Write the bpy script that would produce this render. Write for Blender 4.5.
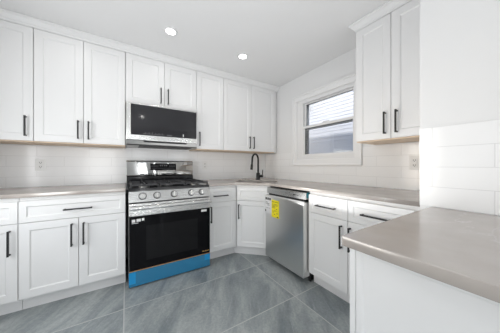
import bpy, bmesh, math, random
from mathutils import Vector, Matrix
random.seed(4)
for o in list(bpy.data.objects):
    bpy.data.objects.remove(o)
S = bpy.context.scene
COL = S.collection
R = math.radians

# ---------------------------------------------------------------- camera
cam = bpy.data.cameras.new('camera')
camo = bpy.data.objects.new('camera', cam)
COL.objects.link(camo)
camo.location = (-2.0933, -2.7925, 1.125)
camo.rotation_euler = (R(90), 0, -0.56567)
cam.sensor_width = 36
cam.lens = 36 * 195.44 / 500
cam.shift_y = -(166.5 - 165.67) / 500
cam.clip_start = 0.02
S.camera = camo

# ---------------------------------------------------------------- world, sun, lights, exposure
w = bpy.data.worlds.new('World'); S.world = w
w.use_nodes = True
nt = w.node_tree
sky = nt.nodes.new('ShaderNodeTexSky')
sky.sky_type = 'NISHITA'; sky.sun_disc = False
sky.sun_elevation = R(27); sky.sun_rotation = R(-90)
nt.links.new(sky.outputs[0], nt.nodes['Background'].inputs[0])
nt.nodes['Background'].inputs[1].default_value = 0.24

sun = bpy.data.lights.new('sun', 'SUN')
sun.energy = 2.35; sun.angle = R(0.5); sun.color = (1, .95, .9)
suno = bpy.data.objects.new('sun', sun); COL.objects.link(suno)
suno.rotation_euler = Vector((1, 0.12, -0.508)).to_track_quat('-Z', 'Y').to_euler()

# fill light added at the rear opening behind the camera to brighten the room
al = bpy.data.lights.new('rear_fill', 'AREA')
al.shape = 'RECTANGLE'; al.size = .84; al.size_y = 2.0
al.energy = 31; al.color = (.97, .985, 1)
alo = bpy.data.objects.new('rear_fill', al); COL.objects.link(alo)
alo.location = (-2.79, -5.62, 1.10)
alo.rotation_euler = (R(95), 0, 0)

al5 = bpy.data.lights.new('rear_streak_light', 'AREA')  # slim lamps added for bright streaks on the range backguard
al5.shape = 'RECTANGLE'; al5.size = .07; al5.size_y = 2.0; al5.energy = 6; al5.color = (.97, .985, 1)
for x_ in (-1.65, -.27):
  al5o = bpy.data.objects.new('rear_streak_light', al5); COL.objects.link(al5o)
  al5o.location = (x_, -5.62, 1.10); al5o.rotation_euler = (R(92), 0, 0)
# fill light added at the left wall to brighten the right-hand fronts
a2 = bpy.data.lights.new('side_fill', 'AREA')
a2.shape = 'RECTANGLE'; a2.size = .85; a2.size_y = 1.0; a2.energy = 15; a2.color = (.97, .985, 1)
a2o = bpy.data.objects.new('side_fill', a2); COL.objects.link(a2o)
a2o.location = (-3.24, -1.40, 1.20); a2o.rotation_euler = (R(90), 0, R(-97))
# added uplight with no fixture, bounced off the ceiling as fill
a4 = bpy.data.lights.new('kitchen_bounce', 'AREA')
a4.shape = 'DISK'; a4.size = 1.3; a4.energy = 8.2
a4o = bpy.data.objects.new('kitchen_bounce', a4); COL.objects.link(a4o)
a4o.location = (-1.30, -1.70, .75); a4o.rotation_euler = (R(180), 0, 0)
DOWNLIGHT_W = 0.75
S.view_settings.view_transform = 'Standard'
S.view_settings.look = 'None'
S.view_settings.gamma = 1
S.view_settings.use_curve_mapping = False
S.view_settings.exposure = 0.12

# ---------------------------------------------------------------- materials
def mat(name, col, rough=.5, metal=0, spec=.5, bump=None, emit=None):
    m = bpy.data.materials.new(name); m.use_nodes = True
    b = m.node_tree.nodes['Principled BSDF']
    b.inputs['Base Color'].default_value = (*col, 1)
    b.inputs['Roughness'].default_value = rough
    b.inputs['Metallic'].default_value = metal
    b.inputs['Specular IOR Level'].default_value = spec
    if emit:
        b.inputs['Emission Color'].default_value = (*emit[0], 1)
        b.inputs['Emission Strength'].default_value = emit[1]
    # every material is procedural: a faint noise drives its roughness / relief
    n = m.node_tree.nodes; l = m.node_tree.links
    tc = n.new('ShaderNodeTexCoord'); nz = n.new('ShaderNodeTexNoise')
    sc, st = bump if bump else (60, 0.02)
    nz.inputs['Scale'].default_value = sc
    l.new(tc.outputs['Object'], nz.inputs['Vector'])
    bp = n.new('ShaderNodeBump'); bp.inputs['Strength'].default_value = st
    bp.inputs['Distance'].default_value = .001
    l.new(nz.outputs['Fac'], bp.inputs['Height']); l.new(bp.outputs[0], b.inputs['Normal'])
    return m

M = {}
M['cab'] = mat('white_cabinet_paint', (.80, .80, .80), .38)
M['wall'] = mat('white_wall_paint', (.78, .78, .78), .7, bump=(180, .05))
M['ceil'] = mat('ceiling_paint', (.80, .80, .80), .85, bump=(200, .05))
M['trimw'] = mat('white_trim_paint', (.82, .82, .82), .35)
M['vinyl'] = mat('white_window_vinyl', (.80, .80, .80), .35)
M['wood'] = mat('birch_plywood', (.74, .58, .43), .5, bump=(30, .1))
M['black'] = mat('matte_black_metal', (.013, .013, .014), .42, .2)
M['blackgap'] = mat('black_plastic', (.012, .012, .013), .5)
M['iron'] = mat('cast_iron', (.022, .022, .025), .45, bump=(300, .3))
M['enamel'] = mat('black_enamel', (.010, .010, .012), .12)
M['glass_black'] = mat('black_oven_glass', (.005, .005, .006), .04, spec=.15)
M['glass_inner'] = mat('dark_oven_window', (.011, .011, .012), .05, spec=.18)
M['mw_glass'] = mat('smoked_microwave_glass', (.022, .022, .025), .08, spec=.5)
M['gasket'] = mat('dark_gasket', (.05, .045, .04), .7)
M['grey_mark'] = mat('grey_print', (.13, .13, .14), .6)
M['white_mark'] = mat('white_print', (.8, .8, .8), .5)
M['gold_mark'] = mat('gold_print', (.55, .33, .10), .5)
M['ink'] = mat('black_ink', (.02, .02, .02), .6)
M['paper'] = mat('white_paper', (.76, .76, .76), .6)
M['yellow'] = mat('yellow_paper', (.88, .76, .01), .5)
M['teal'] = mat('teal_tape', (.0, .12, .16), .4)
M['film'] = mat('blue_film', (.03, .20, .37), .22, spec=.5, bump=(25, .5))
M['tape'] = mat('bright_blue_tape', (.01, .29, .62), .35, bump=(40, .4))
M['amber'] = mat('amber_tape', (.45, .25, .10), .4)
M['outlet'] = mat('white_outlet_plastic', (.80, .80, .79), .3)
M['navy'] = mat('navy_sticker', (.03, .035, .09), .5)
M['ground'] = mat('outside_ground', (.30, .30, .28), .9)
M['roofm'] = mat('roof_shingle', (.12, .12, .12), .9)
M['lens'] = mat('lit_lens', (1, 1, 1), .5, emit=((1, .98, .95), 14))

def stainless(name, axis, base=.50, rough=.26):
    m = mat(name, (base, base, base * .985), rough, 1.0)
    n = m.node_tree.nodes; l = m.node_tree.links; b = n['Principled BSDF']
    tc = n.new('ShaderNodeTexCoord'); mp = n.new('ShaderNodeMapping')
    sc = [400, 400, 400]; sc[axis] = 3
    mp.inputs['Scale'].default_value = sc
    nz = n.new('ShaderNodeTexNoise'); nz.inputs['Scale'].default_value = 1
    l.new(tc.outputs['Object'], mp.inputs[0]); l.new(mp.outputs[0], nz.inputs['Vector'])
    mr = n.new('ShaderNodeMapRange')
    mr.inputs['To Min'].default_value = rough * .85; mr.inputs['To Max'].default_value = rough * 1.25
    l.new(nz.outputs['Fac'], mr.inputs[0]); l.new(mr.outputs[0], b.inputs['Roughness'])
    return m
M['steel'] = stainless('brushed_stainless', 0)
M['steel_v'] = stainless('brushed_stainless_vertical', 2, .76, .30)
M['steel_guard'] = stainless('smooth_stainless', 2, .46, .045)
M['steel_bright'] = stainless('bright_stainless', 0, .74, .22)
M['steel_lip'] = mat('painted_highlight_lip', (.78, .78, .78), .4, .3)  # lip colour lightened to carry the ceiling highlight on the door edge
M['film_steel'] = stainless('plastic_wrapped_stainless', 0, .74, .25)
fb = [x for x in M['film_steel'].node_tree.nodes if x.type == 'BUMP'][0]
fb.inputs['Strength'].default_value = .8; fb.inputs['Distance'].default_value = .004
M['bezel'] = mat('shade_darkened_metal', (.10, .10, .10), .3, .8)  # bezels darkened to carry the shade round the knobs in their colour
M['steel_dark'] = stainless('grey_steel_strip', 0, .34, .34)

def tile_mat(name, ax, off):
    """glossy white 102 x 406 mm tile in a running bond; ax = world axis along the wall"""
    m = bpy.data.materials.new(name); m.use_nodes = True
    n = m.node_tree.nodes; l = m.node_tree.links; b = n['Principled BSDF']
    g = n.new('ShaderNodeNewGeometry'); sp = n.new('ShaderNodeSeparateXYZ')
    l.new(g.outputs['Position'], sp.inputs[0])
    a1 = n.new('ShaderNodeMath'); a1.operation = 'ADD'; a1.inputs[1].default_value = off
    l.new(sp.outputs[ax], a1.inputs[0])
    a2 = n.new('ShaderNodeMath'); a2.operation = 'SUBTRACT'; a2.inputs[1].default_value = .914 - 1.02
    l.new(sp.outputs[2], a2.inputs[0])
    cb = n.new('ShaderNodeCombineXYZ')
    l.new(a1.outputs[0], cb.inputs[0]); l.new(a2.outputs[0], cb.inputs[1])
    br = n.new('ShaderNodeTexBrick')
    br.inputs['Scale'].default_value = 1
    br.inputs['Brick Width'].default_value = .406; br.inputs['Row Height'].default_value = .102
    br.inputs['Mortar Size'].default_value = .0016; br.inputs['Mortar Smooth'].default_value = .3
    br.inputs['Color1'].default_value = (.88, .88, .88, 1); br.inputs['Color2'].default_value = (.86, .86, .862, 1)
    br.inputs['Mortar'].default_value = (.72, .72, .72, 1)
    l.new(cb.outputs[0], br.inputs['Vector']); l.new(br.outputs['Color'], b.inputs['Base Color'])
    nz = n.new('ShaderNodeTexNoise'); nz.inputs['Scale'].default_value = 5
    l.new(g.outputs['Position'], nz.inputs['Vector'])
    mx = n.new('ShaderNodeMath'); mx.operation = 'MULTIPLY_ADD'; mx.inputs[1].default_value = -1.5
    l.new(br.outputs['Fac'], mx.inputs[0]); l.new(nz.outputs['Fac'], mx.inputs[2])
    bp = n.new('ShaderNodeBump'); bp.inputs['Strength'].default_value = .25; bp.inputs['Distance'].default_value = .002
    l.new(mx.outputs[0], bp.inputs['Height']); l.new(bp.outputs[0], b.inputs['Normal'])
    b.inputs['Roughness'].default_value = .14
    return m
M['tile_x'] = tile_mat('subway_tile_back', 0, 4.062)
M['tile_y'] = tile_mat('subway_tile_side', 1, 2.445 + 4.06)

def ramp(n, pts):
    r = n.new('ShaderNodeValToRGB'); e = r.color_ramp.elements
    while len(e) < len(pts): e.new(.5)
    for el, (p, c) in zip(e, pts):
        el.position = p; el.color = (*c, 1)
    return r

def floor_mat():
    m = bpy.data.materials.new('slate_look_floor_tile'); m.use_nodes = True
    n = m.node_tree.nodes; l = m.node_tree.links; b = n['Principled BSDF']
    g = n.new('ShaderNodeNewGeometry')
    mp = n.new('ShaderNodeMapping'); mp.inputs['Location'].default_value = (2.106 + 2.48, .97 + 6.1, 0)
    l.new(g.outputs['Position'], mp.inputs[0])
    br = n.new('ShaderNodeTexBrick'); br.offset = 0
    br.inputs['Scale'].default_value = 1
    br.inputs['Brick Width'].default_value = 1.24; br.inputs['Row Height'].default_value = .61
    br.inputs['Mortar Size'].default_value = .0035; br.inputs['Mortar Smooth'].default_value = .1
    br.inputs['Color1'].default_value = (0, 0, 0, 1); br.inputs['Color2'].default_value = (1, 1, 1, 1)
    l.new(mp.outputs[0], br.inputs['Vector'])
    # shift the stone pattern tile by tile
    sh = n.new('ShaderNodeVectorMath'); sh.operation = 'MULTIPLY_ADD'
    sh.inputs[1].default_value = (7, 5, 3)
    l.new(br.outputs['Color'], sh.inputs[0]); l.new(g.outputs['Position'], sh.inputs[2])
    rot0 = n.new('ShaderNodeMapping'); rot0.inputs['Rotation'].default_value = (0, 0, R(-58))
    l.new(sh.outputs[0], rot0.inputs[0])
    def st(sx, sy, scale, detail, rough, dist):
        rot = n.new('ShaderNodeMapping')
        rot.inputs['Scale'].default_value = (sx, sy, 1)
        l.new(rot0.outputs[0], rot.inputs[0])
        z = n.new('ShaderNodeTexNoise'); z.inputs['Scale'].default_value = scale
        z.inputs['Detail'].default_value = detail; z.inputs['Roughness'].default_value = rough
        z.inputs['Distortion'].default_value = dist
        l.new(rot.outputs[0], z.inputs['Vector'])
        return z
    z1 = st(.9, 2.8, 2.0, 8, .62, .6)       # broad streaks
    z2 = st(.6, 9.0, 3.4, 8, .75, 1.0)     # light veins
    z3 = st(6, 6, 9, 8, .75, 0)          # mottle
    r1 = ramp(n, [(.32, (.18, .21, .225)), (.50, (.285, .315, .322)), (.68, (.42, .445, .445))])
    l.new(z1.outputs['Fac'], r1.inputs[0])
    r2 = ramp(n, [(.56, (0, 0, 0)), (.64, (.5, .5, .5)), (.72, (.85, .85, .85))])
    l.new(z2.outputs['Fac'], r2.inputs[0])
    m1 = n.new('ShaderNodeMixRGB'); m1.inputs[2].default_value = (.42, .44, .44, 1)
    l.new(r2.outputs[0], m1.inputs[0]); l.new(r1.outputs[0], m1.inputs[1])
    r3 = ramp(n, [(.3, (.80, .80, .80)), (.7, (1.18, 1.18, 1.18))])
    l.new(z3.outputs['Fac'], r3.inputs[0])
    m2 = n.new('ShaderNodeMixRGB'); m2.blend_type = 'MULTIPLY'; m2.inputs[0].default_value = 1
    l.new(m1.outputs[0], m2.inputs[1]); l.new(r3.outputs[0], m2.inputs[2])
    m3 = n.new('ShaderNodeMixRGB'); m3.inputs[2].default_value = (.50, .51, .50, 1)
    l.new(br.outputs['Fac'], m3.inputs[0]); l.new(m2.outputs[0], m3.inputs[1])
    l.new(m3.outputs[0], b.inputs['Base Color'])
    b.inputs['Roughness'].default_value = .42
    bp = n.new('ShaderNodeBump'); bp.inputs['Strength'].default_value = .25; bp.inputs['Distance'].default_value = .003
    l.new(z3.outputs['Fac'], bp.inputs['Height']); l.new(bp.outputs[0], b.inputs['Normal'])
    return m
M['floor'] = floor_mat()

def quartz_mat():
    m = bpy.data.materials.new('taupe_quartz'); m.use_nodes = True
    n = m.node_tree.nodes; l = m.node_tree.links; b = n['Principled BSDF']
    g = n.new('ShaderNodeNewGeometry')
    z = n.new('ShaderNodeTexNoise'); z.inputs['Scale'].default_value = 5; z.inputs['Detail'].default_value = 8
    l.new(g.outputs['Position'], z.inputs['Vector'])
    r = ramp(n, [(.3, (.37, .328, .298)), (.7, (.45, .408, .376))])
    l.new(z.outputs['Fac'], r.inputs[0])
    v = n.new('ShaderNodeTexNoise'); v.inputs['Scale'].default_value = 2.6; v.inputs['Detail'].default_value = 5
    v.inputs['Distortion'].default_value = 1.6
    l.new(g.outputs['Position'], v.inputs['Vector'])
    rv = ramp(n, [(.488, (0, 0, 0)), (.500, (.42, .42, .42)), (.512, (0, 0, 0))])
    l.new(v.outputs['Fac'], rv.inputs[0])
    v2 = n.new('ShaderNodeTexNoise'); v2.inputs['Scale'].default_value = 1.7
    l.new(g.outputs['Position'], v2.inputs['Vector'])
    r2 = ramp(n, [(.50, (0, 0, 0)), (.62, (1, 1, 1))]); l.new(v2.outputs['Fac'], r2.inputs[0])
    mm = n.new('ShaderNodeMixRGB'); mm.blend_type = 'MULTIPLY'; mm.inputs[0].default_value = 1
    l.new(rv.outputs[0], mm.inputs[1]); l.new(r2.outputs[0], mm.inputs[2])
    mx = n.new('ShaderNodeMixRGB'); mx.inputs[2].default_value = (.72, .70, .68, 1)
    l.new(mm.outputs[0], mx.inputs[0]); l.new(r.outputs[0], mx.inputs[1])
    l.new(mx.outputs[0], b.inputs['Base Color'])
    b.inputs['Roughness'].default_value = .22; b.inputs['IOR'].default_value = 2.0
    return m
M['quartz'] = quartz_mat()

def pane_mat():
    m = bpy.data.materials.new('window_glass'); m.use_nodes = True
    n = m.node_tree.nodes; l = m.node_tree.links
    n.remove(n['Principled BSDF'])
    t = n.new('ShaderNodeBsdfTransparent'); t.inputs[0].default_value = (.95, .96, .96, 1)
    gl = n.new('ShaderNodeBsdfGlossy'); gl.inputs['Roughness'].default_value = .01
    fr = n.new('ShaderNodeFresnel'); fr.inputs[0].default_value = 1.45
    mx = n.new('ShaderNodeMixShader')
    l.new(fr.outputs[0], mx.inputs[0]); l.new(t.outputs[0], mx.inputs[1]); l.new(gl.outputs[0], mx.inputs[2])
    l.new(mx.outputs[0], n['Material Output'].inputs[0])
    return m
M['pane'] = pane_mat()
M['siding'] = mat('white_lap_siding', (.68, .71, .79), .6)

# ---------------------------------------------------------------- mesh helpers
class MB:
    def __init__(s): s.bm = bmesh.new()
    def box(s, x0, x1, y0, y1, z0, z1, bev=0):
        t = bmesh.new()
        vs = [t.verts.new((x, y, z)) for z in (z0, z1) for x, y in ((x0, y0), (x1, y0), (x1, y1), (x0, y1))]
        for f in ((3, 2, 1, 0), (4, 5, 6, 7), (0, 1, 5, 4), (1, 2, 6, 5), (2, 3, 7, 6), (3, 0, 4, 7)):
            t.faces.new([vs[i] for i in f])
        if bev: bmesh.ops.bevel(t, geom=t.edges[:], offset=bev, segments=2, affect='EDGES', profile=.5)
        s.merge(t); return s
    def merge(s, t, mx=None):
        me = bpy.data.meshes.new('tmp'); t.to_mesh(me); t.free()
        if mx: me.transform(mx)
        s.bm.from_mesh(me); bpy.data.meshes.remove(me)
    def prism(s, poly, z0, z1, bev=0):
        """poly: xy points counter-clockwise"""
        t = bmesh.new()
        a = [t.verts.new((x, y, z0)) for x, y in poly]; c = [t.verts.new((x, y, z1)) for x, y in poly]
        t.faces.new(a[::-1]); t.faces.new(c); k = len(poly)
        for i in range(k): t.faces.new((a[i], a[(i + 1) % k], c[(i + 1) % k], c[i]))
        if bev: bmesh.ops.bevel(t, geom=t.edges[:], offset=bev, segments=2, affect='EDGES', profile=.5)
        s.merge(t); return s
    def profile_x(s, poly, x0, x1, bev=0):
        """poly of (y,z) swept along x"""
        t = bmesh.new()
        a = [t.verts.new((x0, y, z)) for y, z in poly]; c = [t.verts.new((x1, y, z)) for y, z in poly]
        t.faces.new(a); t.faces.new(c[::-1]); k = len(poly)
        for i in range(k): t.faces.new((a[(i + 1) % k], a[i], c[i], c[(i + 1) % k]))
        bmesh.ops.recalc_face_normals(t, faces=t.faces[:])
        if bev: bmesh.ops.bevel(t, geom=t.edges[:], offset=bev, segments=2, affect='EDGES', profile=.5)
        s.merge(t); return s
    def cyl(s, p0, p1, r0, r1=None, seg=24, bev=0):
        p0 = Vector(p0); p1 = Vector(p1); d = p1 - p0
        t = bmesh.new()
        bmesh.ops.create_cone(t, cap_ends=True, segments=seg, radius1=r0, radius2=r0 if r1 is None else r1, depth=d.length)
        if bev:
            es = [e for e in t.edges if abs(e.verts[0].co.z - e.verts[1].co.z) < 1e-6]
            bmesh.ops.bevel(t, geom=es, offset=bev, segments=2, affect='EDGES', profile=.5)
        mx = Matrix.Translation((p0 + p1) / 2) @ d.to_track_quat('Z', 'Y').to_matrix().to_4x4()
        s.merge(t, mx); return s
    def tube(s, pts, r, seg=14, caps=True):
        pts = [Vector(p) for p in pts]; t = bmesh.new(); rings = []
        n0 = None
        for i, p in enumerate(pts):
            d = (pts[min(i + 1, len(pts) - 1)] - pts[max(i - 1, 0)]).normalized()
            if n0 is None:
                n0 = d.orthogonal().normalized()
            else:
                n0 = (n0 - d * n0.dot(d)).normalized()
            b0 = d.cross(n0); rr = r[i] if isinstance(r, (list, tuple)) else r
            rings.append([t.verts.new(p + (n0 * math.cos(a) + b0 * math.sin(a)) * rr)
                          for a in [2 * math.pi * k / seg for k in range(seg)]])
        for a, b in zip(rings, rings[1:]):
            for k in range(seg): t.faces.new((a[k], a[(k + 1) % seg], b[(k + 1) % seg], b[k]))
        if caps: t.faces.new(rings[0][::-1]); t.faces.new(rings[-1])
        s.merge(t); return s
    def lathe(s, prof, seg=32, mx=None):
        """prof (r,z) pairs spun round z"""
        t = bmesh.new(); rings = []
        for r, z in prof:
            rings.append([t.verts.new((r * math.cos(2 * math.pi * k / seg), r * math.sin(2 * math.pi * k / seg), z)) for k in range(seg)])
        for a, b in zip(rings, rings[1:]):
            for k in range(seg): t.faces.new((a[k], a[(k + 1) % seg], b[(k + 1) % seg], b[k]))
        t.faces.new(rings[0][::-1]); t.faces.new(rings[-1])
        bmesh.ops.recalc_face_normals(t, faces=t.faces[:])
        s.merge(t, mx); return s
    def build(s, name, m, parent=None, smooth=False, kind=None):
        me = bpy.data.meshes.new(name); s.bm.to_mesh(me); s.bm.free()
        me.materials.append(M[m] if isinstance(m, str) else m)
        if smooth:
            for p in me.polygons: p.use_smooth = True
            me.set_sharp_from_angle(angle=R(35))
        o = bpy.data.objects.new(name, me); COL.objects.link(o)
        if parent: o.parent = parent
        if kind: o['kind'] = kind
        return o

def tag(o, label, cat, group=None):
    o['label'] = label; o['category'] = cat
    if group: o['group'] = group
    return o
def thing(name, label, cat, loc=(0, 0, 0), rz=0, group=None):
    o = bpy.data.objects.new(name, None); COL.objects.link(o)
    o.empty_display_size = .1
    o.location = loc; o.rotation_euler = (0, 0, rz)
    return tag(o, label, cat, group)
def copy_tree(o, parent=None):
    c = o.copy(); COL.objects.link(c)
    if parent: c.parent = parent
    for ch in list(o.children): copy_tree(ch, c)
    return c

# ---------------------------------------------------------------- setting
CEIL = 2.397
XL, YR = -3.25, -5.6
PX, PY = -.756, -2.394     # face and inner end of the wall that stands forward of the window wall
MB().box(XL - .15, .15, YR - .15, .15, -.12, 0).build('floor', 'floor', kind='structure')
MB().box(XL - .15, .15, YR - .15, .15, CEIL, CEIL + .12).build('ceiling', 'ceil', kind='structure')
MB().box(XL - .15, .15, 0, .15, 0, CEIL).build('wall_back', 'wall', kind='structure')
b = MB(); b.box(XL - .15, XL, -.95, 0, 0, CEIL).box(XL - .15, XL, YR, -1.85, 0, CEIL).box(XL - .15, XL, -1.85, -.95, 0, .65).box(XL - .15, XL, -1.85, -.95, 1.75, CEIL)
b.build('wall_left', 'wall', kind='structure')
b = MB()
for y in (-1.85, -1.43, -1.01): b.box(XL - .10, XL - .04, y, y + .06, .65, 1.75)
b.box(XL - .10, XL - .04, -1.85, -.95, .65, .71).box(XL - .10, XL - .04, -1.85, -.95, 1.69, 1.75)
b.build('added_side_window', 'vinyl', kind='structure')  # unseen window added for the side fill light
WY0, WY1, WZ0, WZ1 = -1.625, -.86, 1.245, 2.015
b = MB()
b.box(0, .15, YR, -3.12, 0, CEIL).box(0, .15, PY, WY0, 0, CEIL).box(0, .15, WY1, 0, 0, CEIL).box(0, .15, WY0, WY1, 0, WZ0).box(0, .15, WY0, WY1, WZ1, CEIL)
b.build('wall_right', 'wall', kind='structure')
MB().box(PX, .15, -3.12, PY, 0, CEIL).build('wall_front', 'wall', kind='structure')
b = MB()   # unseen rear wall; its door and slit openings are added to admit light
b.box(XL, -3.22, YR - .15, YR, 0, CEIL).box(-2.36, -1.70, YR - .15, YR, 0, CEIL).box(-1.60, -.32, YR - .15, YR, 0, CEIL).box(-.22, 0, YR - .15, YR, 0, CEIL).box(-.32, -.22, YR - .15, YR, 2.15, CEIL)
b.box(-3.22, -2.36, YR - .15, YR, 2.15, CEIL).box(-1.70, -1.60, YR - .15, YR, 2.15, CEIL)
b.build('wall_rear', 'wall', kind='structure')
b = MB()
for x in (-3.22, -2.82, -2.42): b.box(x, x + .06, YR - .1, YR - .04, .001, 2.15)
b.box(-3.22, -2.36, YR - .1, YR - .04, .001, .1).box(-3.22, -2.36, YR - .1, YR - .04, 2.09, 2.15)
b.build('added_rear_door', 'vinyl', kind='structure')  # unseen glazed door added to frame the rear fill light
b = MB()
for x in (-1.70, -.32): b.box(x, x + .012, YR - .1, YR - .04, .001, 2.15).box(x + .088, x + .10, YR - .1, YR - .04, .001, 2.15)
b.build('added_rear_slits', 'vinyl', kind='structure')  # unseen slit frames added around the streak lamps
MB().box(XL - 4.6, .45, YR - 1.8, .9, 2.76, 2.90).build('roof', 'roofm', kind='structure')  # unseen roof, its left overhang stretched to block the sun
MB().box(-9, 9, -12, 9, -.4, -.3).build('ground', 'ground', kind='structure')

# backsplash tile
TT = 1.322
MB().box(XL, -.008, -.008, 0, .914, 1.3275).box(-2.09, -1.345, -.008, 0, 1.3275, 1.345).build('trim_3', 'tile_x', kind='structure')
b = MB()
b.box(-.008, 0, WY1 + .165, -.008, .914, 1.3275).box(-.008, 0, PY, -1.697, .914, 1.3275).box(-.008, 0, -1.697, WY1 + .165, .914, 1.131)
b.build('trim_4', 'tile_y', kind='structure')
MB().box(PX - .004, PX, -3.12, PY, .9145, TT).build('trim_5', 'tile_y', kind='structure')

# window on the right wall: casing, frame, two sashes
w1 = bpy.data.objects.new('window_1', None); COL.objects.link(w1); w1['kind'] = 'structure'
def ring(b, y0, y1, z0, z1, wd, x0, x1, bev=.003):
    b.box(x0, x1, y0, y1, z1 - wd, z1, bev).box(x0, x1, y0, y1, z0, z0 + wd, bev)
    b.box(x0, x1, y0, y0 + wd, z0 + wd, z1 - wd, bev).box(x0, x1, y1 - wd, y1, z0 + wd, z1 - wd, bev)
b = MB(); ring(b, -1.695, -.696, 1.131, 2.115, .078, -.018, -.001, .004)
ring(b, -1.699, -.692, 1.127, 2.119, .022, -.030, -.001, .004)
b.build('casing', 'trimw', w1)
b = MB(); ring(b, WY0, WY1, WZ0, WZ1, .024, -.006, .10, .002); b.build('window_frame', 'vinyl', w1)
b = MB(); ring(b, WY0 + .022, WY1 - .022, 1.635, WZ1 - .022, .016, .045, .075, .002)
b.box(.040, .078, WY0 + .022, WY1 - .022, 1.632, 1.676, .003)
us = b.build('upper_sash', 'vinyl', w1)
b = MB(); ring(b, WY0 + .022, WY1 - .022, WZ0 + .022, 1.668, .016, .010, .040, .002)
b.box(.006, .040, WY0 + .022, WY1 - .022, 1.640, 1.672, .003)
ls = b.build('lower_sash', 'vinyl', w1)
b = MB(); ring(b, WY0 + .036, WY1 - .036, 1.672, WZ1 - .036, .006, .052, .056, 0); b.build('gasket', 'gasket', us)
b = MB(); b.box(.024, .034, WY1 - .058, WY1 - .036, WZ0 + .036, 1.642).box(.024, .034, WY0 + .036, WY1 - .036, 1.632, 1.641)
b.build('gasket', 'gasket', ls)
MB().box(.058, .061, WY0 + .036, WY1 - .036, 1.672, WZ1 - .036).build('pane', 'pane', us)
MB().box(.020, .022, WY0 + .036, WY1 - .036, WZ0 + .036, 1.642).build('pane', 'pane', ls)
b = MB(); b.box(.000, .012, -1.29, -1.20, 1.672, 1.684, .003); b.build('sash_lock', 'vinyl', ls)

sm = bpy.data.materials.new('insect_screen'); sm.use_nodes = True
n_ = sm.node_tree.nodes; l_ = sm.node_tree.links; n_.remove(n_['Principled BSDF'])
t_ = n_.new('ShaderNodeBsdfTransparent'); d_ = n_.new('ShaderNodeBsdfDiffuse'); d_.inputs[0].default_value = (.05, .05, .06, 1)
m_ = n_.new('ShaderNodeMixShader'); m_.inputs[0].default_value = .10
l_.new(t_.outputs[0], m_.inputs[1]); l_.new(d_.outputs[0], m_.inputs[2]); l_.new(m_.outputs[0], n_['Material Output'].inputs[0])
M['screen'] = sm
b = MB(); ring(b, WY0 + .024, WY1 - .024, WZ0 + .024, 1.640, .012, .082, .090, 0)
scf = b.build('screen_frame', 'gasket', w1)
MB().box(.085, .0855, WY0 + .036, WY1 - .036, WZ0 + .036, 1.628).build('insect_screen', 'screen', scf)

# neighbouring house seen through the window
nh = thing('neighbouring_house', 'white lap-sided house wall seen through the window, half in shade', 'house', (2.4, 0, -.3))
b = MB(); b.box(.03, 3.0, -6, 4, 0, 5.6)
for k in range(64):
    z = k * .086
    t = bmesh.new()
    v = [t.verts.new(c) for c in ((-.011, -6, z), (.03, -6, z), (.03, -6, z + .086), (.002, -6, z + .086),
                                  (-.011, 4, z), (.03, 4, z), (.03, 4, z + .086), (.002, 4, z + .086))]
    for f in ((0, 1, 2, 3), (7, 6, 5, 4), (0, 3, 7, 4), (0, 4, 5, 1), (3, 2, 6, 7)): t.faces.new([v[i] for i in f])
    bmesh.ops.recalc_face_normals(t, faces=t.faces[:])
    b.merge(t)
b.build('wall', 'siding', nh)
b = MB(); b.box(-.45, 3.3, -6.3, 4.3, 5.6, 5.75); b.build('roof', 'roofm', nh)

# crown mouldings on top of the wall cabinets
def crown_profile(o):   # (outwards, z)
    return [(o, 2.3285), (o + .003, 2.3285), (o + .006, 2.345), (o + .016, 2.352), (o + .034, 2.376), (o + .044, 2.381), (o + .046, CEIL - .001), (o, CEIL - .001)]
b = MB(); b.profile_x([(-y, z) for y, z in crown_profile(.340)], XL, 0)
b.box(XL, 0, -.339, -.30, 2.328, CEIL - .001)
b.build('trim_1', 'cab', kind='structure')
# mitred crown with a return round the free end of the right cabinets
t = bmesh.new(); rows = []
for o, z in crown_profile(0):
    rows.append([t.verts.new(c) for c in ((-.340 - o, PY + .001, z), (-.340 - o, -1.813 + o, z), (-.001, -1.813 + o, z))])
for i in range(len(rows)):
    a, c = rows[i], rows[(i + 1) % len(rows)]
    t.faces.new((a[0], a[1], c[1], c[0])); t.faces.new((a[1], a[2], c[2], c[1]))
t.faces.new([r[0] for r in rows]); t.faces.new([r[2] for r in rows][::-1])
bmesh.ops.recalc_face_normals(t, faces=t.faces[:])
b = MB(); b.merge(t); b.box(-.339, -.001, PY + .001, -1.814, 2.328, CEIL - .001)
b.build('trim_2', 'cab', kind='structure')

# ---------------------------------------------------------------- cabinet parts (local: x to the right, front towards -y)
def panel_bm(x0, x1, z0, z1, yf, th=.02, stile=.057, depth=.0075):
    """shaker door or drawer front: frame, small bevel, recessed panel; yf = front plane"""
    t = bmesh.new()
    def loop(d, y): return [t.verts.new(c) for c in ((x0 + d, y, z0 + d), (x1 - d, y, z0 + d), (x1 - d, y, z1 - d), (x0 + d, y, z1 - d))]
    L = [loop(.0, yf + th), loop(0, yf + .0015), loop(.0015, yf), loop(stile, yf), loop(stile + .005, yf + depth - .002), loop(stile + .009, yf + depth)]
    for a, c in zip(L, L[1:]):
        for i in range(4): t.faces.new((a[i], a[(i + 1) % 4], c[(i + 1) % 4], c[i]))
    t.faces.new(L[-1]); t.faces.new(L[0][::-1])
    bmesh.ops.recalc_face_normals(t, faces=t.faces[:])
    return t
def front(parent, name, x0, x1, z0, z1, yf, stile=.057):
    b = MB(); b.merge(panel_bm(x0 + .0017, x1 - .0017, z0 + .0017, z1 - .0017, yf, stile=stile))
    return b.build(name, 'cab', parent)
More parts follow.
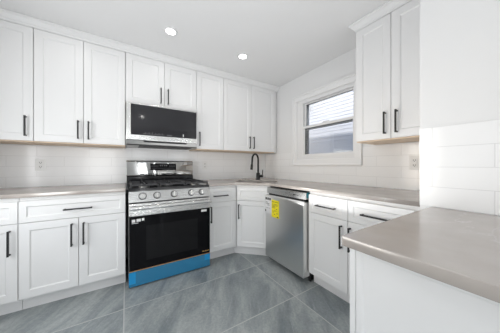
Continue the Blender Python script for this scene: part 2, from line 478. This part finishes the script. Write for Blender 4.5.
def pull(parent, x, z, yf, ln, vertical=True):
    b = MB(); h = ln / 2; r = .0055
    yb = yf - .030
    if vertical:
        b.box(x - r, x + r, yb - r, yb + r, z - h, z + h, .0012)
        for s in (-1, 1): b.box(x - r * .9, x + r * .9, yb, yf, z + s * (h - .008) - r, z + s * (h - .008) + r, .0008)
    else:
        b.box(x - h, x + h, yb - r, yb + r, z - r, z + r, .0012)
        for s in (-1, 1): b.box(x + s * (h - .008) - r, x + s * (h - .008) + r, yb, yf, z - r * .9, z + r * .9, .0008)
    return b.build('handle', 'black', parent)

BZ0, BZS, BZ1 = .115, .690, .856      # base: door bottom, door/drawer split, drawer top
def base_unit(label, loc, rz, wd, doors, drawer=None, group=None, filler=0):
    """doors: list of (x0,x1,handle_x); drawer: (x0,x1,handle_x or None)"""
    t = thing('base_cabinet', label, 'cabinet', loc, rz, group)
    MB().box(.0005, wd - .0005, -.609, -.001, .10, .8835, .001).build('body', 'cab', t)
    MB().box(.0005, wd - .0005, -.552, -.02, 0, .0995).build('toe_kick', 'cab', t)
    for x0, x1, hx in doors:
        d = front(t, 'door', x0, x1, BZ0, BZS, -.630)
        if hx is not None: pull(d, hx, .555, -.630, .185)
    if drawer:
        d = front(t, 'drawer', drawer[0], drawer[1], BZS, BZ1, -.630, .040)
        if drawer[2] is not None: pull(d, drawer[2], .768, -.630, drawer[3] if len(drawer) > 3 else .185, False)
    return t
def wall_unit(label, loc, rz, wd, z0, doors, x_end=None, group=None, body_z=None):
    t = thing('wall_cabinet', label, 'cabinet', loc, rz, group)
    bz = z0 - .004
    MB().box(.0005, wd - .0005, -.319, -.001, bz + .006, 2.3275, .001).build('body', 'cab', t)
    MB().box(.0005, wd - .0005, -.320, -.001, bz - .0045, bz + .0055, .0005).build('bottom_panel', 'wood', t)['label'] = 'bare wood underside'
    for x0, x1, hx in doors:
        d = front(t, 'door', x0, x1, z0, 2.3275, -.340)
        pull(d, hx, z0 + .125 + (.0 if z0 < 1.5 else -.0), -.340, .175)
    return t

HP = R(-90)
UZ = 1.3405
# wall cabinets on the back wall
wall_unit('white shaker wall cabinet, leftmost, cut off by the left frame edge', (-3.231, 0, 0), 0, .455, UZ, [(0, .455, .412)])
wall_unit('white two-door shaker wall cabinet left of the microwave, above the wall outlet', (-2.775, 0, 0), 0, .677, UZ, [(0, .336, .299), (.336, .677, .376)])
wall_unit('short white two-door wall cabinet directly above the microwave', (-2.097, 0, 0), 0, .756, 1.8005, [(0, .381, .343), (.381, .756, .420)])
wall_unit('narrow single-door white wall cabinet just right of the microwave', (-1.340, 0, 0), 0, .375, UZ, [(0, .375, .037)])
t = wall_unit('white two-door wall cabinet in the room corner above the faucet', (-.964, 0, 0), 0, .910, UZ, [(0, .454, .417), (.454, .906, .486)])
MB().box(.9105, .955, -.315, -.009, UZ - .01, 2.3275).build('filler_strip', 'cab', t)
# wall cabinet on the right wall, past the window
wall_unit('white two-door wall cabinet right of the window', (0, -1.813, 0), HP, .569, UZ, [(0, .278, .240), (.278, .567, .320)])

# base cabinets, back wall
base_unit('white base cabinet at the left frame edge, drawer over single door', (-3.231, 0, 0), 0, .456, [(0, .456, .416)], (0, .456, .228))
base_unit('white base cabinet left of the gas range, wide drawer over two doors', (-2.774, 0, 0), 0, .678, [(0, .345, .303), (.345, .678, .379)], (0, .678, .345, .185))
base_unit('narrow white base cabinet between the gas range and the corner sink', (-1.281, 0, 0), 0, .366, [(0, .355, .020)], (0, .355, .143, .185))
# corner sink base
CX = .914
t = thing('corner_base_cabinet', 'white diagonal corner sink cabinet under the black faucet', 'cabinet', (-CX, -CX, 0), 0)
P = lambda x, y: (x + CX, y + CX)
MB().prism([P(-.001, -.001), P(-CX + .001, -.001), P(-CX + .001, -.609), P(-.609, -CX + .018), P(-.001, -CX + .018)], .10, .68, .0008).build('body', 'cab', t)
b = MB()
b.prism([P(-CX + .001, -.609), P(-.609, -CX + .001), P(-.595, -CX + .015), P(-CX + .015, -.595)], .6805, .8835)
b.build('face_frame', 'cab', t)
MB().prism([P(-.02, -.02), P(-CX + .001, -.02), P(-CX + .001, -.550), P(-.550, -CX + .018), P(-.02, -CX + .018)], 0, .0995).build('toe_kick', 'cab', t)
dl = math.hypot(CX - .61, CX - .61)
ang = R(-45)
def diag(o):
    o.location = (0, CX - .61, 0); o.rotation_euler = (0, 0, ang)
for nm, z0, z1, st in (('door', BZ0, BZS, .057), ('drawer_front', BZS, BZ1, .040)):
    bb = MB(); bb.merge(panel_bm(.016, dl - .016, z0 + .0017, z1 - .0017, -.021, stile=st))
    d = bb.build(nm, 'cab', t); diag(d)
    if nm == 'door': pull(d, .045, .555, -.021, .18)

# base cabinets, right wall
base_unit('white base cabinet right of the dishwasher, drawer over single door', (0, -1.522, 0), HP, .390, [(.002, .390, .340)], (.002, .390, .195, .19))
base_unit('white base cabinet behind the peninsula tip, long drawer handle in view', (0, -1.913, 0), HP, .470, [(0, .42, .022)], (0, .42, .205, .19))

# peninsula body
t = thing('peninsula_cabinet', 'white panelled peninsula base under the near countertop', 'cabinet', (-1.5, -2.442, 0), HP)
# local: x runs towards the camera side (-y world), y local = world x + 1.5
LEN = .645
MB().box(.003, LEN, .004, .735, .0, .8835, .001).build('body', 'cab', t)
MB().box(0, .0185, 0, .06, 0, .883, .001).build('corner_post', 'cab', t)
b = MB(); b.merge(panel_bm(.0200, LEN, .001, .882, -.001, .004, .014, .003)); b.build('end_panel', 'cab', t)

# ---------------------------------------------------------------- countertops
def rounded(poly, rads, n=6):
    out = []
    k = len(poly)
    for i in range(k):
        p = Vector(poly[i]); a = Vector(poly[i - 1]); c = Vector(poly[(i + 1) % k]); r = rads[i]
        if r <= 0: out.append(tuple(p)); continue
        u = (a - p).normalized(); v = (c - p).normalized()
        for j in range(n + 1):
            s = j / n
            q = (p + u * r) * (1 - s) ** 2 + p * 2 * s * (1 - s) + (p + v * r) * s ** 2
            out.append(tuple(q))
    return out
def slab(name, outer, holes, z0, z1, m, bev=.0025):
    cu = bpy.data.curves.new(name, 'CURVE'); cu.dimensions = '2D'; cu.fill_mode = 'BOTH'
    for pl in [outer] + holes:
        sp = cu.splines.new('POLY'); sp.points.add(len(pl) - 1); sp.use_cyclic_u = True
        for q, (x, y) in zip(sp.points, pl): q.co = (x, y, 0, 1)
    cu.extrude = (z1 - z0) / 2 - bev; cu.bevel_depth = bev; cu.bevel_resolution = 1; cu.offset = -bev
    o = bpy.data.objects.new(name, cu); COL.objects.link(o)
    bpy.context.view_layer.update()
    dg = bpy.context.evaluated_depsgraph_get()
    me = bpy.data.meshes.new_from_object(o.evaluated_get(dg))
    bpy.data.objects.remove(o)
    me.transform(Matrix.Translation((0, 0, (z0 + z1) / 2)))
    me.materials.clear(); me.materials.append(M[m])
    r = bpy.data.objects.new(name, me); COL.objects.link(r)
    return r
CT0, CT1 = .884, .914
o = slab('countertop', rounded([(XL, -.009), (XL, -.645), (-2.0945, -.645), (-2.0945, -.009)], [0, 0, .004, 0]), [], CT0, CT1, 'quartz')
tag(o, 'taupe quartz countertop left of the gas range', 'countertop')
# rotated sink opening
def rot45(cx, cy, hx, hy, r):
    e = Vector((.7071, -.7071)); f = Vector((.7071, .7071)); c = Vector((cx, cy))
    return rounded([tuple(c + e * a * hx + f * b2 * hy) for a, b2 in ((-1, -1), (1, -1), (1, 1), (-1, 1))], [r] * 4)
SC = (-.565, -.565)
o = slab('countertop', rounded([(-.009, -.009), (-1.292, -.009), (-1.292, -.645), (-.945, -.645), (-.645, -.945), (-.645, PY + .001), (-.009, PY + .001)],
         [0, 0, .004, .04, .04, 0, 0]), [rot45(*SC, .285, .175, .03)], CT0, CT1, 'quartz')
tag(o, 'taupe quartz corner countertop around the sink and under the window', 'countertop')
o = slab('countertop', rounded([(PX - .005, -2.440), (-1.543, -2.440), (-1.543, -3.10), (PX - .005, -3.10)], [0, .006, .006, 0]), [], CT0, CT1, 'quartz')
tag(o, 'thick-edged taupe quartz peninsula top in the right foreground', 'countertop')

# sink bowl
t = bmesh.new(); L = []
for hx, hy, z in ((.300, .190, .8825), (.300, .190, .8795), (.283, .173, .8825), (.278, .168, .74), (.26, .15, .700), (.03, .03, .695)):
    pl = rot45(*SC, hx, hy, min(.04, hy * .4))
    L.append([t.verts.new((x, y, z)) for x, y in pl])
L = [L[1], L[0], L[2], L[3], L[4], L[5]]
for a, c in zip(L, L[1:]):
    k = len(a)
    for i in range(k): t.faces.new((a[i], a[(i + 1) % k], c[(i + 1) % k], c[i]))
t.faces.new(L[-1])
bmesh.ops.recalc_face_normals(t, faces=t.faces[:])
sk = thing('sink', 'undermount stainless sink sunk in the corner countertop', 'sink', (0, 0, 0))
b = MB(); b.merge(t); bo = b.build('bowl', 'steel_dark', sk, True)
MB().lathe([(.012, .697), (.038, .6975), (.040, .700), (.034, .701), (.012, .699)], 24, Matrix.Translation((SC[0], SC[1], 0))).build('drain', 'steel', sk, True)

# faucet
fx, fy = -.413, -.375
ft = thing('faucet', 'matte black gooseneck faucet behind the corner sink', 'faucet', (fx, fy, CT1))
MB().lathe([(.032, 0), (.032, .005), (.028, .009), (.027, .098), (.025, .102), (.015, .105)], 24).build('base', 'black', ft, True)
dirv = Vector((-.95, -.31, 0)).normalized()
pts = [Vector((0, 0, .085 + .215 * i / 8)) for i in range(9)]
rr = .071
for i in range(1, 21):
    a = math.pi * i / 20
    pts.append(Vector((0, 0, .300)) + dirv * (rr - rr * math.cos(a)) + Vector((0, 0, rr * math.sin(a) * 1.15)))
for i in range(1, 4): pts.append(dirv * (2 * rr + .002 * i) + Vector((0, 0, .300 - .022 * i)))
MB().tube(pts, .0135).build('neck', 'black', ft, True)
e = pts[-1]
MB().tube([e, e + Vector((0, 0, -.015)) + dirv * .003, e + Vector((0, 0, -.075)) + dirv * .010, e + Vector((0, 0, -.082)) + dirv * .011], [.0140, .0175, .0185, .016]).build('spray_head', 'black', ft, True)
hd = Vector((.81, -.585, 0))
b = MB(); b.cyl(hd * .012 + Vector((0, 0, .055)), hd * .074 + Vector((0, 0, .055)), .020, bev=.003)
b.tube([hd * .062 + Vector((0, 0, .055)), hd * .065 + Vector((0, 0, .10)), hd * .068 + Vector((0, 0, .150))], [.0075, .0065, .006], 10)
b.build('lever', 'black', ft, True)

# ---------------------------------------------------------------- gas range (local origin at centre of its back, on the floor)
rg = thing('gas_range', 'stainless freestanding gas range with blue film on its bottom drawer', 'range', (-1.686, -.020, 0))
HW = .386
MB().box(-HW + .004, HW - .004, -.640, -.010, .045, .900, .002).build('body', 'blackgap', rg)
for sx in (-1, 1):
    for y in (-.60, -.08):
        MB().cyl((sx * (HW - .05), y, 0), (sx * (HW - .05), y, .0445), .018, .015).build('leg', 'blackgap', rg)
# cooktop tray
b = MB(); b.box(-HW - .016, HW + .001, -.668, -.085, .9005, .912, .003)
b.box(-HW, HW, -.668, -.640, .880, .9003, .002)
b.build('cooktop', 'enamel', rg)
# control panel, tilted
b = MB(); b.profile_x([(-.6405, .782), (-.688, .782), (-.692, .786), (-.672, .884), (-.6405, .884)], -HW, HW, .0015)
cp = b.build('control_panel', 'steel', rg)
tilt = math.atan2(.020, .098)
nrm = Vector((0, -math.cos(tilt), math.sin(tilt)))
for x in (-.275, -.151, .007, .180, .293):
    c = Vector((x, -.681, .838))
    q = nrm.to_track_quat('Z', 'Y').to_matrix().to_4x4()
    mx = Matrix.Translation(c) @ q
    k = MB().lathe([(.034, -.002), (.034, .003), (.031, .005)], 28, mx).build('knob_bezel', 'bezel', cp, True)
    b = MB(); b.lathe([(.0275, .0052), (.0275, .018), (.0255, .030), (.024, .032)], 28, mx)
    s2 = bmesh.new(); bmesh.ops.create_cube(s2, size=1)
    bmesh.ops.scale(s2, vec=(.009, .046, .010), verts=s2.verts[:]); bmesh.ops.translate(s2, vec=(0, 0, .035), verts=s2.verts[:])
    bmesh.ops.bevel(s2, geom=s2.edges[:], offset=.0015, segments=1, affect='EDGES')
    b.merge(s2, mx)
    b.build('knob', 'steel', cp, True)
# backguard
b = MB(); b.profile_x([(-.0085, .9125), (-.082, .9125), (-.082, .995), (-.058, 1.002), (-.0085, 1.002)], -HW - .014, HW - .014, .002)
b.build('vent_trim', 'enamel', rg)
b = MB(); b.profile_x([(-.0085, 1.0025), (-.074, 1.0025), (-.078, 1.006), (-.077, 1.175), (-.067, 1.186), (-.0085, 1.186)], -HW - .018, HW - .016, .003)
bg = b.build('backguard', 'steel_guard', rg, True)
def on_guard(x0, x1, z0, z1, off, th, nm, m, par):
    y = lambda z: -.078 + (z - 1.006) * (.001 / .169)
    b = MB(); b.profile_x([(y(z0) - off - th, z0), (y(z1) - off - th, z1), (y(z1) - off, z1), (y(z0) - off, z0)], x0, x1)
    return b.build(nm, m, par)
dp = on_guard(-.155, .150, 1.068, 1.152, .0003, .003, 'display', 'glass_black', bg)
b = MB()
for i in range(4): b.box(-.045 + i * .022 + (i > 1) * .006, -.033 + i * .022 + (i > 1) * .006, -.0815, -.0808, 1.118, 1.138)
for i in range(6):
    for j in range(2):
        b.box(.065 + i * .013, .071 + i * .013, -.0815, -.0808, 1.110 + j * .018, 1.117 + j * .018)
        b.box(-.140 + i * .014, -.132 + i * .014, -.0815, -.0808, 1.110 + j * .018, 1.115 + j * .018)
b.box(-.14, .13, -.0815, -.0808, 1.092, 1.095)
b.build('display_legend', 'grey_mark', dp)
# burners
for x, y, r in ((-.25, -.53, .05), (-.25, -.23, .038), (0, -.38, .055), (.25, -.53, .045), (.25, -.23, .038)):
    mx = Matrix.Translation((x, y, 0))
    bn = MB().lathe([(r, .9125), (r, .920), (r * .8, .924)], 28, mx).build('burner', 'steel_dark', rg, True)
    MB().lathe([(r * .72, .9245), (r * .74, .930), (r * .6, .933)], 28, mx).build('burner_cap', 'iron', bn, True)
# grates
for gx0, gx1 in ((-.372, -.130), (-.122, .122), (.130, .372)):
    b = MB(); g = .006; z0, z1 = .932, .948
    y0, y1 = -.655, -.10
    b.box(gx0, gx1, y0, y0 + .012, z0, z1, .002).box(gx0, gx1, y1 - .012, y1, z0, z1, .002)
    b.box(gx0, gx0 + .012, y0 + .012, y1 - .012, z0, z1, .002).box(gx1 - .012, gx1, y0 + .012, y1 - .012, z0, z1, .002)
    xm = (gx0 + gx1) / 2; ym = (y0 + y1) / 2
    b.box(xm - g, xm + g, y0 + .012, ym - .04, z0 + .002, z1 + .003, .002).box(xm - g, xm + g, ym + .04, y1 - .012, z0 + .002, z1 + .003, .002)
    for yy in (-.53, -.38, -.23):
        b.box(gx0 + .012, xm - .03, yy - g, yy + g, z0 + .002, z1 + .003, .002).box(xm + .03, gx1 - .012, yy - g, yy + g, z0 + .002, z1 + .003, .002)
    for fx_ in (gx0 + .006, gx1 - .006):
        for fy_ in (y0 + .006, y1 - .006): b.box(fx_ - .006, fx_ + .006, fy_ - .006, fy_ + .006, .9125, z0, .001)
    b.build('grate', 'iron', rg)
# oven door
od = MB().box(-HW, HW, -.688, -.6405, .158, .774, .003).build('oven_door', 'steel', rg)
og = MB().box(-HW + .003, HW - .003, -.6925, -.6883, .160, .658, .001).build('door_glass', 'glass_black', od)
od_top = MB().box(-HW + .001, HW - .001, -.693, -.6883, .661, .772, .002).build('door_band', 'film_steel', od)
od_top['label'] = 'stainless band still in clear plastic'
MB().box(-.245, .245, -.6932, -.6926, .235, .560, 0).build('oven_window', 'glass_inner', og)
b = MB(); b.profile_x([(-.728, .722), (-.742, .722), (-.748, .730), (-.748, .744), (-.742, .752), (-.728, .752), (-.722, .744), (-.722, .730)], -HW + .004, HW - .004, .002)
for sx in (-1, 1): b.box(sx * (HW - .018) - .014, sx * (HW - .018) + .014, -.7225, -.6935, .724, .750, .003)
hb = b.build('handle', 'film_steel', od); hb['label'] = 'wide bar handle in crinkled clear plastic'
# stickers on the glass and small print
b = MB()
for x0, x1, z0, z1 in ((-.362, -.335, .604, .630), (-.325, -.290, .607, .632), (-.282, -.262, .612, .634), (-.362, -.31, .593, .598)): b.box(x0, x1, -.6932, -.6926, z0, z1)
b.build('sticker', 'white_mark', og)['label'] = 'row of small white stickers'
MB().box(.285, .345, -.6932, -.6926, .622, .645).build('sticker', 'white_mark', og)['label'] = 'small white sticker at the upper right'
b = MB()
for i in range(7): b.box(.300 + i * .010, .3065 + i * .010, -.6932, -.6926, .184, .196 - (i % 3) * .003)
b.build('logo', 'gold_mark', og)['label'] = 'tiny gold print at the lower right'
MB().box(-HW + .002, HW - .002, -.6930, -.6883, .1525, .1590).build('amber_strip', 'amber', od)
MB().box(-HW + .004, HW - .004, -.660, -.60, .002, .0445).build('gap_shade_plate', 'blackgap', rg)  # black plate stands in for the shaded gap under the range
# drawer with blue film
dr = MB().box(-HW, HW, -.684, -.6605, .016, .151, .003).build('drawer', 'steel', rg)
df = MB().box(-HW + .001, HW - .001, -.6895, -.6845, .013, .150, .002).build('protective_film', 'film', dr)
df['label'] = 'blue protective film'
b = MB(); b.box(-HW + .001, -HW + .055, -.6912, -.6897, .04, .147, .0005); b.build('tape', 'tape', df)
b = MB(); b.box(HW - .062, HW - .001, -.6912, -.6897, .085, .148, .0005); b.build('tape', 'tape', df)

# ---------------------------------------------------------------- microwave
mw = thing('microwave', 'stainless over-the-range microwave with smoked glass door', 'microwave', (-1.7185, 0, 1.345))
MWH = .3725
MB().box(-MWH, MWH, -.365, -.0095, .0, .447, .003).build('body', 'steel_dark', mw)
b = MB(); b.box(-MWH + .12, MWH - .06, -.36, -.10, -.006, -.0005, .001); b.build('vent_grille', 'blackgap', mw)
b = MB(); b.profile_x([(-.3655, .002), (-.378, .010), (-.392, .052), (-.3655, .052)], -MWH + .002, MWH - .002); pt = b.build('pocket_trim', 'steel_dark', mw)
b = MB(); b.profile_x([(-.3895, .034), (-.3950, .050), (-.3928, .051), (-.3870, .034)], -MWH + .16, MWH - .13); b.build('grip_recess', 'blackgap', pt)
md = MB().box(-MWH - .001, MWH + .001, -.402, -.3655, .054, .446, .004).build('door', 'steel_bright', mw)
mg = MB().box(-MWH + .040, MWH - .013, -.4050, -.4023, .108, .432, .001).build('door_glass', 'mw_glass', md)
b = MB()
for i in range(13):
    b.box(-.215 + i * .0165, -.206 + i * .0165, -.4058, -.4051, .120, .128 + (i % 2) * .003)
    if i % 2: b.box(-.215 + i * .0165, -.208 + i * .0165, -.4058, -.4051, .136, .141)
b.build('keypad_legend', 'grey_mark', mg)
MB().box(.020, .075, -.4058, -.4051, .122, .130).build('logo', 'grey_mark', mg)
b = MB(); b.box(.198, .205, -.4058, -.4051, .120, .150); b.build('indicator', 'white_mark', mg)

# ---------------------------------------------------------------- dishwasher (local x towards the camera side along the right wall)
dw = thing('dishwasher', 'stainless dishwasher with yellow energy guide label', 'dishwasher', (0, -.9175, 0), HP)
DW = .598
MB().box(.003, DW - .003, -.600, -.03, .09, .870, .002).build('body', 'blackgap', dw)
MB().box(.006, DW - .01, -.565, -.03, .012, .0895, .001).build('toe_panel', 'blackgap', dw)
for x in (.03, DW - .022):
    MB().cyl((x, -.575, 0), (x, -.575, .07), .014, .012).build('leg', 'blackgap', dw)
b = MB(); b.box(.002, DW - .002, -.660, -.6005, .800, .868, .003); cpn = b.build('control_panel', 'steel', dw)
MB().cyl((DW - .15, -.6605, .832), (DW - .15, -.6625, .832), .007).build('button', 'blackgap', cpn)
MB().box(.03, DW - .03, -.652, -.6005, .776, .7995, .002).build('handle_pocket', 'blackgap', dw)
ddr = MB().box(.002, DW - .002, -.686, -.6005, .062, .775, .005).build('door', 'steel_v', dw)
b = MB(); b.box(.004, DW - .004, -.688, -.664, .7755, .783, .002); b.build('door_lip', 'steel_lip', ddr)
MB().box(DW - .001, DW + .006, -.64, -.600, .815, .868).build('tape', 'teal', dw)
# labels stuck on the door
b = MB(); b.box(-.004, .124, -.6885, -.6865, .575, .765); wl = b.build('paper_label', 'paper', ddr); wl['label'] = 'white printed paper label at the left edge'
b = MB()
for i in range(3): b.box(.008 + i * .036, .036 + i * .036, -.6892, -.6886, .725, .752)
for i in range(3): b.box(.012 + (i == 2) * .03, .055 + (i > 0) * .03, -.6892, -.6886, .695 - i * .016, .700 - i * .016)
b.box(.002, .020, -.6892, -.6886, .585, .610).box(.012, .095, -.6892, -.6886, .63, .633)
b.build('print', 'ink', wl)
b = MB(); b.box(.1245, .248, -.6905, -.6866, .545, .738); yl = b.build('energy_label', 'yellow', ddr); yl['label'] = 'yellow energy guide label with black print'
b = MB()
rnd = random.Random(2)
for i in range(4): b.box(.134, .134 + rnd.uniform(.05, .10), -.6912, -.6906, .690 - i * .013, .694 - i * .013)
b.box(.134, .238, -.6912, -.6906, .618, .620).box(.180, .188, -.6912, -.6906, .612, .628)
for x, z in ((.145, .60), (.205, .635), (.165, .578), (.212, .592)): b.box(x, x + .020, -.6912, -.6906, z, z + .007)
b.box(.215, .240, -.6912, -.6906, .551, .563)
b.build('print', 'ink', yl)
tx = bpy.data.curves.new('t', 'FONT'); tx.body = 'ENERGYGUIDE'; tx.size = .0165; tx.extrude = .0004; tx.align_x = 'CENTER'
to = bpy.data.objects.new('t', tx); COL.objects.link(to); bpy.context.view_layer.update()
me = bpy.data.meshes.new_from_object(to.evaluated_get(bpy.context.evaluated_depsgraph_get()))
bpy.data.objects.remove(to)
me.materials.clear(); me.materials.append(M['ink'])
to = bpy.data.objects.new('heading_text', me); COL.objects.link(to); to.parent = yl
to.location = (.186, -.6911, .712); to.rotation_euler = (R(90), 0, 0)

# ---------------------------------------------------------------- outlets
def outlet(label, loc, rz, wd=.078):
    t = thing('wall_outlet', label, 'outlet', loc, rz)
    MB().box(-wd / 2, wd / 2, -.0065, 0, -.06, .06, .002).build('cover_plate', 'outlet', t)
    for z in (-.021, .021):
        s = MB().box(-.0175, .0175, -.009, -.0067, z - .0145, z + .0145, .003).build('socket', 'outlet', t)
        b = MB(); b.box(-.0085, -.0055, -.0095, -.0091, z - .004, z + .008).box(.0055, .0085, -.0095, -.0091, z - .004, z + .007)
        b.cyl((0, -.0091, z - .009), (0, -.0095, z - .009), .003, seg=10); b.build('slots', 'blackgap', s)
    return t
outlet('white wall outlet on the backsplash left of the gas range', (-2.815, -.0085, 1.134), 0)
outlet('white wall outlet on the backsplash between the range and the faucet', (-1.115, -.0085, 1.130), 0)
outlet('white wall outlet under the wall cabinet right of the window', (-.0085, -2.137, 1.150), HP)

# dark round sticker at the frame's left edge
st = MB().cyl((-2.998, -.6385, .215), (-2.998, -.6400, .215), .034, seg=32).build('round_sticker', 'navy')
tag(st, 'dark navy round sticker on the leftmost base cabinet door', 'sticker')
st.location = (0, 0.0, 0)

# ---------------------------------------------------------------- recessed ceiling lights
first = None
names = {0: 'recessed ceiling light nearest the left wall, lit', 1: 'lit recessed ceiling light above the gas range', 2: 'lit recessed ceiling light above the corner cabinets'}
def downlight(i, x, y):
    global first
    if first is None:
        t = thing('ceiling_light', names[0], 'ceiling light', (x, y, CEIL), 0, 'round recessed ceiling lights')
        MB().lathe([(.0415, -.002), (.044, -.0065), (.060, -.0065), (.064, -.001), (.0415, -.0005)], 32).build('trim_ring', 'trimw', t, True)
        MB().cyl((0, 0, -.0045), (0, 0, -.001), .040, seg=32).build('lens', 'lens', t)
        first = t
    else:
        t = copy_tree(first); t.location = (x, y, CEIL)
    t['label'] = names.get(i, 'recessed ceiling light behind the camera')
    l = bpy.data.lights.new('ceiling_lamp', 'AREA'); l.shape = 'DISK'; l.size = .09
    l.energy = DOWNLIGHT_W; l.color = (1, .975, .94)
    lo = bpy.data.objects.new('ceiling_lamp', l); COL.objects.link(lo); lo.location = (x, y, CEIL - .008)
k = 0
for y in (-.83, -2.3, -3.8):
    for x in (-2.525, -1.736, -.947):
        if x > -1 and y < -1: continue
        downlight(k, x, y); k += 1
        if y == -2.3 and False: pass
